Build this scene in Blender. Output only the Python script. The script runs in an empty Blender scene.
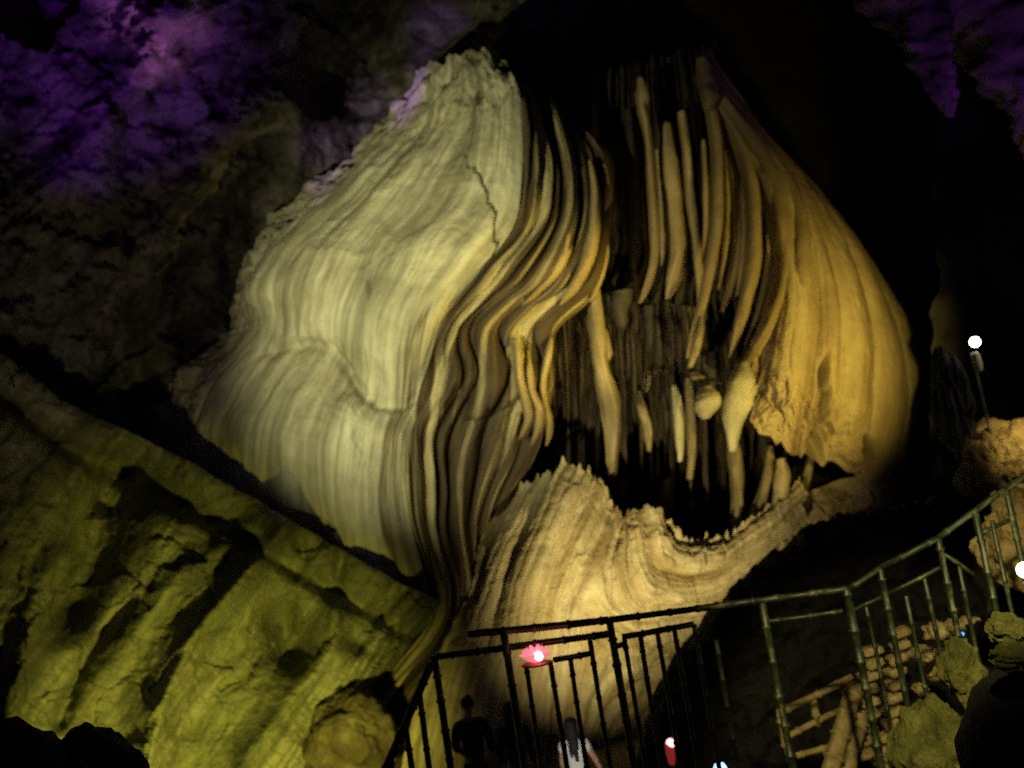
import bpy, bmesh, math, random
import numpy as np
from mathutils import Vector, Matrix
random.seed(7)
SC = bpy.context.scene
COL = SC.collection
R = math.radians

# ------------------------------------------------------------------ camera
F = 995.0
CAM = np.array([0.0, 0.0, 4.4])
PITCH, ROLL = R(7.5), R(9.0)
fwd = np.array([0, math.cos(PITCH), math.sin(PITCH)])
r0 = np.array([1.0, 0, 0]); u0 = np.cross(r0, fwd)
rt = math.cos(ROLL)*r0 - math.sin(ROLL)*u0
up = math.sin(ROLL)*r0 + math.cos(ROLL)*u0

def ray(px, py):
    px = np.asarray(px, float)[..., None]; py = np.asarray(py, float)[..., None]
    return fwd + (px-512)/F*rt - (py-384)/F*up
def pix(px, py, d):
    return CAM + ray(px, py)*np.asarray(d, float)[..., None]
def P(px, py, d): return Vector(pix(px, py, d))

cd = bpy.data.cameras.new('camera'); cam = bpy.data.objects.new('camera', cd); COL.objects.link(cam)
m = Matrix.Identity(4)
for i in range(3):
    m[i][0], m[i][1], m[i][2], m[i][3] = rt[i], up[i], -fwd[i], CAM[i]
cam.matrix_world = m
cd.sensor_width = 36; cd.lens = 36*F/1024; cd.clip_end = 300; cd.clip_start = 0.1
cd.dof.use_dof = True; cd.dof.focus_distance = 5.2; cd.dof.aperture_fstop = cd.lens/1000/0.024
SC.camera = cam

# ------------------------------------------------------------------ noise
_rng = np.random.RandomState(3)
_perm = np.tile(_rng.permutation(256), 3)
_grad = _rng.normal(size=(256, 3)); _grad /= np.linalg.norm(_grad, axis=1)[:, None]
def noise(x, y, z=0.0):
    x, y, z = np.broadcast_arrays(np.asarray(x, float), np.asarray(y, float), np.asarray(z, float))
    xi, yi, zi = np.floor(x).astype(int), np.floor(y).astype(int), np.floor(z).astype(int)
    xf, yf, zf = x-xi, y-yi, z-zi
    w = lambda t: t*t*t*(t*(t*6-15)+10)
    u, v, q = w(xf), w(yf), w(zf)
    out = 0
    for dx in (0, 1):
        for dy in (0, 1):
            for dz in (0, 1):
                h = _perm[_perm[_perm[(xi+dx) & 255]+((yi+dy) & 255)]+((zi+dz) & 255)]
                g = _grad[h]
                d = g[..., 0]*(xf-dx)+g[..., 1]*(yf-dy)+g[..., 2]*(zf-dz)
                out = out + d*(u if dx else 1-u)*(v if dy else 1-v)*(q if dz else 1-q)
    return out*1.6
def fbm(x, y, z=0.0, o=5, g=.5):
    s, a = 0, 1.0
    for k in range(o):
        s = s + a*noise(np.asarray(x)*2**k+k*7.3, np.asarray(y)*2**k+k*3.1, np.asarray(z)*2**k+k*1.7); a *= g
    return s
def ridged(x, y, z=0.0, o=5, g=.5):
    s, a = 0, 1.0
    for k in range(o):
        s = s + a*(1-2*np.abs(noise(np.asarray(x)*2**k+k*5.3, np.asarray(y)*2**k+k*9.1, np.asarray(z)*2**k+k*2.7))); a *= g
    return s/2
def crags(x, y, seed=0, tilt=.5, step=.35):
    """broken rock: every cell is a flat facet with its own tilt and height, meeting its neighbours in hard edges"""
    x, y = np.asarray(x, float), np.asarray(y, float); xi, yi = np.floor(x).astype(int), np.floor(y).astype(int)
    best = np.full(x.shape, 1e9); out = np.zeros(x.shape)
    for dx in (-1, 0, 1):
        for dy in (-1, 0, 1):
            cx, cy = xi+dx, yi+dy
            hsh = _perm[(_perm[(cx+seed*17) & 255]+cy) & 255]; g = _grad[hsh]; g2 = _grad[(hsh*7+31) & 255]
            px, py = cx+.5+.42*np.clip(g2[..., 0]*1.6, -1, 1), cy+.5+.42*np.clip(g2[..., 1]*1.6, -1, 1)
            d = (x-px)**2+(y-py)**2; near = d < best
            out = np.where(near, g[..., 2]*step+tilt*(g[..., 0]*(x-px)+g[..., 1]*(y-py)), out); best = np.where(near, d, best)
    return out
def sst(a, b, x):
    t = np.clip((np.asarray(x, float)-a)/(b-a), 0, 1); return t*t*(3-2*t)

# ------------------------------------------------------------------ objects
def tag(o, label=None, cat=None, group=None, kind=None):
    for k, v in (('label', label), ('category', cat), ('group', group), ('kind', kind)):
        if v: o[k] = v
    return o
def link(name, me, mat=None, parent=None, smooth=True):
    o = bpy.data.objects.new(name, me); COL.objects.link(o)
    if mat: me.materials.append(mat)
    if smooth: me.polygons.foreach_set('use_smooth', [True]*len(me.polygons))
    if parent:
        o.parent = parent; o.matrix_parent_inverse = parent.matrix_world.inverted()
    return o
def empty(name, loc, **kw):
    o = bpy.data.objects.new(name, None); COL.objects.link(o); o.location = loc
    o.matrix_world = Matrix.Translation(Vector(loc)); o.empty_display_size = .2
    return tag(o, **kw)
def grid_mesh(name, V, U=None, W=None):
    n, k = V.shape[:2]
    me = bpy.data.meshes.new(name)
    idx = np.arange(n*k).reshape(n, k)
    q = np.stack([idx[:-1, :-1], idx[1:, :-1], idx[1:, 1:], idx[:-1, 1:]], -1).reshape(-1)
    nf = q.size//4
    me.vertices.add(n*k); me.vertices.foreach_set('co', V.reshape(-1))
    me.loops.add(nf*4); me.loops.foreach_set('vertex_index', q.astype(np.int32))
    me.polygons.add(nf); me.polygons.foreach_set('loop_start', np.arange(0, nf*4, 4, dtype=np.int32))
    me.polygons.foreach_set('loop_total', np.full(nf, 4, np.int32))
    me.update(calc_edges=True)
    if U is not None:
        uv = me.uv_layers.new(name='flow')
        a = np.stack([U.reshape(-1)[q], W.reshape(-1)[q]], -1).reshape(-1)
        uv.data.foreach_set('uv', a.astype(np.float32))
    me.validate()
    return me
def normals(V):
    a = np.gradient(V, axis=0); b = np.gradient(V, axis=1)
    n = np.cross(a, b); n /= np.linalg.norm(n, axis=-1)[..., None]+1e-9
    s = np.sign(np.sum(n*(CAM-V), -1)).mean()
    return n*(1 if s >= 0 else -1)

def cr(C, t):
    """Catmull-Rom through control rows C (k, ...) at parameters t in 0..1"""
    k = len(C)-1
    x = np.clip(np.asarray(t, float), 0, 1)*k; i = np.minimum(x.astype(int), k-1); f = x-i
    g = lambda j: C[np.clip(j, 0, k)]
    p0, p1, p2, p3 = g(i-1), g(i), g(i+1), g(i+2)
    f = f.reshape(f.shape+(1,)*(C.ndim-1))
    return .5*(2*p1+(p2-p0)*f+(2*p0-5*p1+4*p2-p3)*f**2+(3*p1-p0-3*p2+p3)*f**3)

def patch(guides, nu, nv, disp=None, vend=None, skirt=1.6, sides=(1, 1, 1, 1)):
    """surface through flow guides (left to right), displaced along its normal by disp(u, v, U, W) in metres"""
    G = np.array(guides, float)                       # (guides, points, 3)
    u = np.linspace(0, 1, nu); v = np.linspace(0, 1, nv)
    A = cr(G, u)                                      # (nu, points, 3)
    ve = np.ones(nu) if vend is None else vend(u)
    S = np.empty((nu, nv, 3))
    for i in range(nu): S[i] = cr(A[i], v*ve[i])
    V = pix(S[..., 0], S[..., 1], S[..., 2])
    du = np.linalg.norm(np.diff(V, axis=0), axis=-1).mean(1); U = np.concatenate([[0], np.cumsum(du)])
    dv = np.linalg.norm(np.diff(V, axis=1), axis=-1).mean(0); W = np.concatenate([[0], np.cumsum(dv)])
    UU, WW = np.meshgrid(U, W, indexing='ij'); uu, vv = np.meshgrid(u, v, indexing='ij')
    if disp is not None:
        V = V + normals(V)*disp(uu, vv, UU, WW)[..., None]
    if skirt:                                         # the stone's thickness: edges turned back into the rock
        def back(E, d, inset): 
            c = V.reshape(-1, 3).mean(0); dirv = E-CAM; dirv /= np.linalg.norm(dirv, axis=-1)[..., None]
            return E+dirv*d+(c-E)*inset
        lo, hi, l, r = sides
        if lo:
            e = V[:, :1]; V = np.concatenate([back(e, skirt, .04), back(e, skirt*.4, .012), back(e, .08, .002), V], 1)
            UU = np.concatenate([UU[:, :1]]*3+[UU], 1); WW = np.concatenate([WW[:, :1]-skirt, WW[:, :1]-skirt*.4, WW[:, :1]-.08, WW], 1)
        if hi:
            e = V[:, -1:]; V = np.concatenate([V, back(e, .08, .002), back(e, skirt*.4, .012), back(e, skirt, .04)], 1)
            UU = np.concatenate([UU]+[UU[:, -1:]]*3, 1); WW = np.concatenate([WW, WW[:, -1:]+.08, WW[:, -1:]+skirt*.4, WW[:, -1:]+skirt], 1)
        if l:
            e = V[:1]; V = np.concatenate([back(e, skirt, .04), back(e, skirt*.4, .012), back(e, .08, .002), V], 0)
            WW = np.concatenate([WW[:1]]*3+[WW], 0); UU = np.concatenate([UU[:1]-skirt, UU[:1]-skirt*.4, UU[:1]-.08, UU], 0)
        if r:
            e = V[-1:]; V = np.concatenate([V, back(e, .08, .002), back(e, skirt*.4, .012), back(e, skirt, .04)], 0)
            WW = np.concatenate([WW]+[WW[-1:]]*3, 0); UU = np.concatenate([UU, UU[-1:]+.08, UU[-1:]+skirt*.4, UU[-1:]+skirt], 0)
    return V, UU, WW

def flutes(U, spacing, seed, jitter=.5, power=.5, amp_var=.5, Umax=30.):
    """rounded folds with sharp grooves between them, of uneven width, along U (metres)"""
    rg = np.random.RandomState(seed)
    k = [-3.0]
    while k[-1] < Umax: k.append(k[-1]+spacing*(1+jitter*rg.uniform(-1, 1)))
    k = np.array(k); a = 1-amp_var*rg.rand(len(k))
    i = np.clip(np.searchsorted(k, U)-1, 0, len(k)-2)
    t = (U-k[i])/(k[i+1]-k[i])
    return a[i]*np.maximum(1-(2*t-1)**2, 0)**power*np.minimum((k[i+1]-k[i])/spacing, 1.4)

# ------------------------------------------------------------------ materials
def nodes(name, rough=.7, spec=.35):
    m = bpy.data.materials.new(name); m.use_nodes = True
    nt = m.node_tree; b = nt.nodes['Principled BSDF']
    b.inputs['Roughness'].default_value = rough; b.inputs['Specular IOR Level'].default_value = spec
    return m, nt, b
def N(nt, t, **kw):
    n = nt.nodes.new(t)
    for k, v in kw.items():
        if k in n.inputs: n.inputs[k].default_value = v
        else: setattr(n, k, v)
    return n
def ramp(nt, fac, stops):
    r = nt.nodes.new('ShaderNodeValToRGB'); e = r.color_ramp.elements
    while len(e) < len(stops): e.new(.5)
    for x, (p, c) in zip(e, stops): x.position = p; x.color = (*c, 1)
    nt.links.new(fac, r.inputs['Fac']); return r.outputs['Color']
def mapped(nt, src, scale):
    mp = N(nt, 'ShaderNodeMapping'); mp.inputs['Scale'].default_value = scale
    nt.links.new(src, mp.inputs['Vector']); return mp.outputs['Vector']
def mix(nt, fac, a, b, mode='MIX'):
    x = nt.nodes.new('ShaderNodeMix'); x.data_type = 'RGBA'; x.blend_type = mode
    if isinstance(fac, (int, float)): x.inputs['Factor'].default_value = fac
    else: nt.links.new(fac, x.inputs['Factor'])
    for s, k in ((a, 'A'), (b, 'B')):
        i = [q for q in x.inputs if q.name == k and q.type == 'RGBA'][0]
        if isinstance(s, tuple): i.default_value = (*s, 1)
        else: nt.links.new(s, i)
    return [q for q in x.outputs if q.type == 'RGBA'][0]
def bump(nt, b, h, strength, dist):
    bp = N(nt, 'ShaderNodeBump'); bp.inputs['Strength'].default_value = strength; bp.inputs['Distance'].default_value = dist
    nt.links.new(h, bp.inputs['Height']); nt.links.new(bp.outputs['Normal'], b.inputs['Normal'])
def flow_mat(name, stops, across=3.0, along=.12, fine=9.0, stain=(.12, .09, .05), stain_amt=.55, detail=4, rough=.62, bmp=.5, edge=None, stains=(), cracks=0):
    """flowstone: mineral bands that run with the flow (uv: u across in metres, v along)"""
    m, nt, b = nodes(name, rough)
    uv = N(nt, 'ShaderNodeUVMap'); uv.uv_map = 'flow'; s = uv.outputs['UV']
    n1 = N(nt, 'ShaderNodeTexNoise', Scale=1.0, Detail=detail, Roughness=.6, Distortion=.15)
    nt.links.new(mapped(nt, s, (across, along, 1)), n1.inputs['Vector'])
    fac = n1.outputs['Fac']
    if edge:                                  # the banding grows towards one side of the sheet: (x0, x1, y0, y1, amount)
        sx = N(nt, 'ShaderNodeSeparateXYZ'); nt.links.new(s, sx.inputs[0]); prev = None
        for o_, (a_, b_) in (('X', edge[0:2]), ('Y', edge[2:4])):
            mr = N(nt, 'ShaderNodeMapRange', interpolation_type='SMOOTHSTEP'); nt.links.new(sx.outputs[o_], mr.inputs[0])
            mr.inputs[1].default_value = min(a_, b_); mr.inputs[2].default_value = max(a_, b_)
            mr.inputs[3].default_value = 0 if a_ < b_ else 1; mr.inputs[4].default_value = 1 if a_ < b_ else 0
            if prev is None: prev = mr.outputs[0]
            else:
                mu = N(nt, 'ShaderNodeMath', operation='MULTIPLY'); nt.links.new(prev, mu.inputs[0]); nt.links.new(mr.outputs[0], mu.inputs[1]); prev = mu.outputs[0]
        ma = N(nt, 'ShaderNodeMath', operation='MULTIPLY_ADD'); nt.links.new(prev, ma.inputs[0]); ma.inputs[1].default_value = edge[4]; nt.links.new(fac, ma.inputs[2]); fac = ma.outputs[0]
    c = ramp(nt, fac, stops)
    n2 = N(nt, 'ShaderNodeTexNoise', Scale=1.0, Detail=6.0, Roughness=.65, Distortion=.3)
    nt.links.new(mapped(nt, s, (fine, fine*.09, 1)), n2.inputs['Vector'])
    f2 = ramp(nt, n2.outputs['Fac'], [(.40, (1, 1, 1)), (.62, (0, 0, 0))])
    fm = N(nt, 'ShaderNodeMath', operation='MULTIPLY'); nt.links.new(f2, fm.inputs[0]); fm.inputs[1].default_value = stain_amt
    inv = N(nt, 'ShaderNodeMath', operation='SUBTRACT'); inv.inputs[0].default_value = stain_amt; nt.links.new(fm.outputs[0], inv.inputs[1])
    c = mix(nt, inv.outputs[0], c, stain)
    tc = N(nt, 'ShaderNodeTexCoord')
    for sp, sr in stains:                     # black mineral patches with ragged outlines
        vd = N(nt, 'ShaderNodeVectorMath', operation='DISTANCE'); nt.links.new(tc.outputs['Object'], vd.inputs[0]); vd.inputs[1].default_value = sp
        nz = N(nt, 'ShaderNodeTexNoise', Scale=1.4, Detail=8.0, Roughness=.7); nt.links.new(tc.outputs['Object'], nz.inputs['Vector'])
        ad_ = N(nt, 'ShaderNodeMath', operation='MULTIPLY_ADD'); nt.links.new(nz.outputs['Fac'], ad_.inputs[0]); ad_.inputs[1].default_value = sr*2.6; nt.links.new(vd.outputs['Value'], ad_.inputs[2])
        mr = N(nt, 'ShaderNodeMapRange', interpolation_type='SMOOTHSTEP'); nt.links.new(ad_.outputs[0], mr.inputs[0])
        for q_, v_ in enumerate((sr*2.0, sr*2.5, 1, 0)): mr.inputs[q_+1].default_value = v_
        c = mix(nt, mr.outputs[0], c, (.012, .012, .010))
    if cracks:
        vo = N(nt, 'ShaderNodeTexVoronoi', feature='DISTANCE_TO_EDGE', Scale=cracks)
        nz = N(nt, 'ShaderNodeTexNoise', Scale=1.2, Detail=6.0, Roughness=.7); nt.links.new(tc.outputs['Object'], nz.inputs['Vector'])
        vm = N(nt, 'ShaderNodeVectorMath', operation='MULTIPLY_ADD'); nt.links.new(nz.outputs['Color'], vm.inputs[0]); vm.inputs[1].default_value = (1.4,)*3; nt.links.new(tc.outputs['Object'], vm.inputs[2])
        nt.links.new(vm.outputs[0], vo.inputs['Vector'])
        c = mix(nt, ramp(nt, vo.outputs['Distance'], [(.0, (.55, .55, .55)), (.05, (0, 0, 0))]), c, (.03, .03, .02))
    n3 = N(nt, 'ShaderNodeTexNoise', Scale=1.1, Detail=9.0, Roughness=.7); nt.links.new(tc.outputs['Object'], n3.inputs['Vector'])
    f3 = ramp(nt, n3.outputs['Fac'], [(.3, (.55, .52, .45)), (.62, (1, 1, 1))])
    c = mix(nt, .75, c, f3, 'MULTIPLY')
    nt.links.new(c, b.inputs['Base Color'])
    n4 = N(nt, 'ShaderNodeTexNoise', Scale=14.0, Detail=6.0, Roughness=.7); nt.links.new(tc.outputs['Object'], n4.inputs['Vector'])
    ad = N(nt, 'ShaderNodeMath', operation='ADD'); nt.links.new(n4.outputs['Fac'], ad.inputs[0]); nt.links.new(n2.outputs['Fac'], ad.inputs[1])
    bump(nt, b, ad.outputs[0], bmp, .05)
    return m
def rock_mat(name, c0, c1, c2, scale=.8, moss=None, moss_amt=0., rough=.8, bmp=.7, bs=7.0):
    m, nt, b = nodes(name, rough, .25)
    tc = N(nt, 'ShaderNodeTexCoord'); o = tc.outputs['Object']
    n1 = N(nt, 'ShaderNodeTexNoise', Scale=scale, Detail=10.0, Roughness=.68, Distortion=.4); nt.links.new(o, n1.inputs['Vector'])
    c = ramp(nt, n1.outputs['Fac'], [(.33, c0), (.5, c1), (.66, c2)])
    if moss:
        n2 = N(nt, 'ShaderNodeTexNoise', Scale=scale*1.7, Detail=8.0, Roughness=.7); nt.links.new(o, n2.inputs['Vector'])
        f = ramp(nt, n2.outputs['Fac'], [(.55-moss_amt*.3, (0, 0, 0)), (.72-moss_amt*.3, (1, 1, 1))])
        c = mix(nt, f, c, moss)
    nt.links.new(c, b.inputs['Base Color'])
    n3 = N(nt, 'ShaderNodeTexNoise', Scale=bs, Detail=9.0, Roughness=.72); nt.links.new(o, n3.inputs['Vector'])
    bump(nt, b, n3.outputs['Fac'], bmp, .09)
    return m
def plain(name, c, rough=.6, spec=.3, var=.25, scale=12.):
    m, nt, b = nodes(name, rough, spec)
    tc = N(nt, 'ShaderNodeTexCoord')
    n = N(nt, 'ShaderNodeTexNoise', Scale=scale, Detail=6.0, Roughness=.65); nt.links.new(tc.outputs['Object'], n.inputs['Vector'])
    lo = tuple(x*(1-var) for x in c); hi = tuple(min(1, x*(1+var)) for x in c)
    nt.links.new(ramp(nt, n.outputs['Fac'], [(.3, lo), (.7, hi)]), b.inputs['Base Color'])
    bump(nt, b, n.outputs['Fac'], .3, .01)
    return m
def glow(name, c, s):
    m, nt, b = nodes(name, .4)
    b.inputs['Base Color'].default_value = (*c, 1)
    b.inputs['Emission Color'].default_value = (*c, 1); b.inputs['Emission Strength'].default_value = s
    return m

M_pale = flow_mat('pale_flowstone', [(.30, (.15, .14, .10)), (.42, (.36, .345, .255)), (.54, (.58, .56, .43)), (.69, (.48, .46, .35)), (.74, (.10, .07, .04)), (.79, (.42, .38, .26)), (.84, (.07, .045, .025)), (.92, (.30, .26, .16))], across=2.0, along=.08, fine=7, stain=(.17, .16, .11), stain_amt=.6, edge=(4.6, 6.4, 4.6, 6.6, .20))
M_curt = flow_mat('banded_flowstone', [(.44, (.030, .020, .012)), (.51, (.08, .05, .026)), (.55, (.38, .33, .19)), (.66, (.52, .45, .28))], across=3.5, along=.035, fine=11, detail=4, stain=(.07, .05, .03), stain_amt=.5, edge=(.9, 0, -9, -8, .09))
M_bell = flow_mat('ochre_flowstone', [(.36, (.13, .085, .04)), (.46, (.40, .31, .17)), (.6, (.50, .41, .24)), (.72, (.34, .24, .12))], across=1.3, along=.06, fine=6, detail=3, stain=(.20, .13, .06), stain_amt=.25)
M_cave = flow_mat('hollow_shade_flowstone', [(.35, (.010, .007, .006)), (.5, (.024, .016, .012)), (.62, (.05, .042, .036)), (.75, (.03, .018, .012))], across=2.2, along=.1, fine=8, stain=(.02, .016, .012), stain_amt=.6)  # shade of the hollow and recess put into the stone colour
M_lip = flow_mat('cream_flowstone', [(.34, (.20, .14, .065)), (.43, (.44, .36, .20)), (.55, (.60, .53, .36)), (.66, (.26, .18, .085))], across=2.2, along=.12, fine=8, stain=(.20, .13, .06), stain_amt=.45)
M_wall = rock_mat('rough_limestone', (.025, .024, .02), (.09, .085, .07), (.20, .19, .165), .9)
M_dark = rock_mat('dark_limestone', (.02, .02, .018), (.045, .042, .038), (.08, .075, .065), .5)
M_black = rock_mat('shade_black_rock', (.004, .004, .004), (.009, .008, .008), (.018, .017, .016), 1.)  # shade of the bank and corner boulder put into a near-black colour
M_brown = rock_mat('brown_limestone', (.04, .03, .015), (.10, .08, .04), (.18, .15, .08), 2.)
M_tan = rock_mat('tan_limestone', (.10, .07, .03), (.30, .22, .09), (.45, .35, .16), 2.2)
M_moss = rock_mat('moss_cover', (.07, .08, .02), (.19, .19, .045), (.32, .31, .09), 4., None, 0, .95, 1., 25.)
M_step = rock_mat('stair_stone', (.22, .16, .07), (.42, .33, .15), (.56, .46, .24), 5.)
M_bamboo, _nt, _b = nodes('painted_bamboo', .45, .45)
_tc = N(_nt, 'ShaderNodeTexCoord'); _n = N(_nt, 'ShaderNodeTexNoise', Scale=9.0, Detail=7.0, Roughness=.75); _nt.links.new(_tc.outputs['Object'], _n.inputs['Vector'])
_nt.links.new(ramp(_nt, _n.outputs['Fac'], [(.42, (.008, .014, .006)), (.56, (.024, .034, .012)), (.67, (.16, .15, .05))]), _b.inputs['Base Color'])
bump(_nt, _b, _n.outputs['Fac'], .4, .01)
M_log = plain('log_concrete', (.26, .20, .09), .6, .3, .4, 15)
M_floor = rock_mat('cave_floor_stone', (.03, .03, .025), (.06, .055, .045), (.09, .085, .07), 1.)

# ------------------------------------------------------------------ the great flowstone
flow = empty('flowstone_formation', pix(600, 760, 20.5), label='giant pale and ochre flowstone with fluted draperies filling the cave', cat='rock formation')
GA = [
 [(425,70,22.3),(370,140,22.6),(310,195,22.8),(262,238,22.9),(233,285,23.0),(226,330,23.1),(186,372,23.2),(158,412,23.2),(130,465,23.2)],
 [(445,62,21.2),(400,130,21.2),(340,195,21.2),(290,240,21.2),(262,290,21.2),(262,335,21.5),(222,385,21.4),(202,438,21.3),(195,525,21.5)],
 [(460,55,20.5),(430,130,20.4),(380,195,20.3),(335,245,20.2),(310,295,20.2),(312,348,20.75),(280,400,20.5),(265,458,20.3),(270,560,20.6)],
 [(475,50,20.2),(465,125,19.9),(430,195,19.8),(385,250,19.7),(358,305,19.7),(355,372,20.35),(335,420,20.0),(325,485,19.8),(345,590,20.1)],
 [(488,52,20),(495,115,19.5),(482,190,19.4),(437,250,19.25),(402,315,19.3),(394,392,20.0),(378,440,19.7),(372,510,19.5),(395,610,19.8)],
 [(500,60,19.9),(521,100,19.4),(518,215,19.25),(480,270,19.3),(440,320,19.45),(421,398,19.9),(406,445,19.6),(408,512,19.45),(434,606,19.75)]]
def dA(u, v, U, W):
    w = U+.12*noise(U*.7, W*.5)
    d = .05*flutes(w, .75, 1, .7, .5)*sst(.0, .25, v)+.008*flutes(w, .17, 2, .6, .6)
    d += .10*fbm(U*.8, W*.35, 3.3, 4)+.010*ridged(U*5, W*1.2, 1.1, 4)
    d += .07*np.sin(W*3.2+U*1.1+1.5*fbm(U*.5, W*.5, 9, 3))*sst(.25, .4, v)*sst(.05, .2, u)*.6       # soft steps down the flow
    d -= .15*np.exp(-((v-.635+.03*np.sin(U*2)+.012*fbm(U*2.5, 1., 0, 4))/.016)**2)*sst(.1, .4, u)
    d -= .12*np.exp(-((v-.23-(u-.78)*.45-.012*fbm(u*22, 3., 0, 4))/.004)**2)*sst(.66, .74, u)
    d -= .20*np.exp(-((u-.62-.02*np.sin(v*40))/.012)**2-((v-.44)/.035)**2)
    d += .25*fbm(U*1.3, W*1.3, 8.8, 5)*(1-sst(.04, .2, v))
    d += (.22*fbm(U*1.1, W*1.1, 4.8, 6, .6)+.10*crags(U*2, W*1.2, 4, .6, .5))*(1-sst(.05, .22, u))+.05*ridged(U*1.3, W*1.3, 6.1, 6, .55)*sst(.55, .8, noise(U*.6, W*.6, 2.2)+.6)
    return d*(1-sst(.93, 1, u)*sst(.3, .45, v))
def part(name, mat, g, nu, nv, disp, vend=None, skirt=1.6, sides=(1,1,1,1), parent=flow, **kw):
    V, UU, WW = patch(g, nu, nv, disp, vend, skirt, sides)
    return tag(link(name, grid_mesh(name, V, UU, WW), mat, parent), **kw)
part('pale_face', M_pale, GA, 320, 480, dA, None, 1.6, (1,1,1,0), label='smooth pale bulging sheet')
GB = [
 GA[-1]+[(392,672,19.5),(318,770,19.0)],
 [(530,96,20.1),(545,158,19.95),(546,218,19.6),(512,272,19.3),(466,322,19.65),(455,390,19.45),(440,450,19.75),(438,515,19.6),(450,612,19.7),(408,684,19.4),(338,782,18.9)],
 [(547,106,20.5),(573,163,20.3),(576,222,19.8),(552,278,19.5),(503,328,19.8),(499,390,19.5),(482,446,19.9),(464,515,19.9),(464,618,19.9),(424,694,19.6),(358,795,19.1)],
 [(562,118,20.9),(598,160,20.6),(600,225,20.1),(584,285,19.8),(542,330,20.1),(541,390,19.9),(526,448,20.3),(492,515,20.3),(478,622,20.2),(438,704,19.8),(378,808,19.4)],
 [(572,125,21.4),(612,158,20.95),(607,235,20.6),(594,295,20.5),(556,334,20.8),(554,390,20.7),(538,450,21.2),(506,515,21.5),(488,624,21.2),(450,712,20.6),(392,820,20.2)]]
def dB(u, v, U, W):
    v = v*1.25
    sway = .11*np.sin(W*2.6+U*.6)*np.exp(-((v-.60)/.13)**2)
    w = U+.10*noise(U*.6, W*.7, 4)+sway
    k = np.floor(w/.28)
    hem2 = .665+.022*np.sin(k*2.4)+.012*np.sin(k*5.1)        # lower scalloped hem
    hem1 = .415+.015*np.sin(k*3.1)                             # the upper folds end here
    right = sst(.12, .3, u)
    f = flutes(w, .36, 5, .55, 1.0, .55)
    a1 = (.45+.6*sst(.12, .85, v/hem1)**1.3)*(1-.85*sst(-.075, .015, v-hem1-.03*noise(w*3, 1.5)))*(v < hem1+.015)
    t2 = np.clip((v-hem1)/(hem2-hem1), 0, 1)
    a2 = np.where((v >= hem1+.015) & (v < hem2), .16+1.1*t2**1.2, 0)*(1-.8*sst(-.03, .0, v-hem2))
    a3 = np.where(v >= hem2, .5+.5*sst(.0, .12, v-hem2), 0)
    a = (a1+a2+a3)*right+(1-right)*(.35+.4*sst(.2, .5, v))
    d = .62*f*a+.05*flutes(w, .11, 6, .5, .6)+.05*fbm(U*1.5, W*.8, 2.2, 5)+.02*ridged(U*4, W*2, 1, 4)
    return (.40-.16*sst(.5, .72, u))*np.tanh(d/.40)*sst(0, .05, u)*(1-.97*sst(.74, .92, u))
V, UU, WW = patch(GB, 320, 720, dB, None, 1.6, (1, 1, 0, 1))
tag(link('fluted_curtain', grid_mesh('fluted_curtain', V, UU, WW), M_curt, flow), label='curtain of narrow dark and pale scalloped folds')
GC = [
 [(700,66,20.7),(736,120,20.6),(764,172,20.1),(777,222,19.9),(779,272,19.8),(768,318,19.8),(752,352,19.9),(738,380,20.2)],
 [(703,58,20.7),(748,122,20.2),(783,182,19.7),(803,240,19.35),(811,300,19.2),(806,360,19.2),(796,410,19.3),(786,450,19.6)],
 [(706,52,20.9),(759,131,20.5),(808,196,20.0),(838,256,19.6),(853,320,19.4),(854,380,19.4),(848,430,19.5),(842,470,19.8)],
 [(708,50,21),(769,142,21.0),(828,208,20.5),(867,268,20.15),(891,332,19.95),(898,392,19.95),(890,445,20.0),(878,488,20.4)],
 [(710,52,21.3),(775,150,21.8),(834,214,21.5),(882,280,21.3),(915,340,21.0),(921,402,21.0),(907,452,21.0),(884,492,21.1)]]
def dC(u, v, U, W):
    w = U+.14*noise(U*.5, W*.5, 9)
    left = 1-sst(.15, .45, u)
    d = (.12+.30*left)*flutes(w, .72, 13, .55, .8, .6)*(1-.55*sst(.6, .95, u))*sst(.02, .25, v)
    d += .03*flutes(w, .23, 14, .5, .6)*(.2+.8*left)+.07*fbm(U*.8, W*.5, 5.5, 5)+.012*ridged(U*4, W*1.5, 3, 4)
    d -= 1.1*np.exp(-((u-.60-.02*np.sin(v*22))/.022)**2)*sst(.84, .93, v)+.25*np.maximum(ridged(U*1.6, W*1.3, 3, 5), 0)*sst(.70, .9, v)*(1-sst(.5, .62, u))
    d -= .8*np.exp(-((u-.36-.03*np.sin(v*16))/.022)**2)*sst(.68, .80, v)
    d += .20*fbm(U*1.6, W*1.6, 6.6, 5)*sst(.74, .9, v)*(1-sst(.55, .7, u))
    return d
def vC(u):
    return 1-.05*np.abs(fbm(u*18, 1.5, 0, 3))*(1-sst(.4, .55, u))
part('bell_drapery', M_bell, GC, 340, 460, dC, vC, 2.2, label='broad smooth ochre bell with a torn hem')
g = [[(880,425,20.25),(903,450,20.3),(909,462,20.8),(904,470,21.8)], [(862,468,20.2),(880,487,20.25),(884,498,20.8),(880,506,21.8)], [(838,480,20.4),(852,502,20.35),(855,514,20.8),(852,522,21.8)],
     [(808,492,20.6),(822,513,20.4),(826,525,20.8),(824,534,21.8)], [(778,505,20.5),(790,527,20.2),(795,538,20.6),(795,548,21.6)]]
part('bell_base', M_bell, g, 160, 90, lambda u, v, U, W: .10*fbm(U*1.5, W*1.5, 4, 6, .6)+.05*ridged(U*2, W*2, 7, 5)-.1*crags(U*2.2, W*2.2, 11, .5, .5), lambda u: 1+0*u, 1.0, label='brown curled under edge of the bell')
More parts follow.
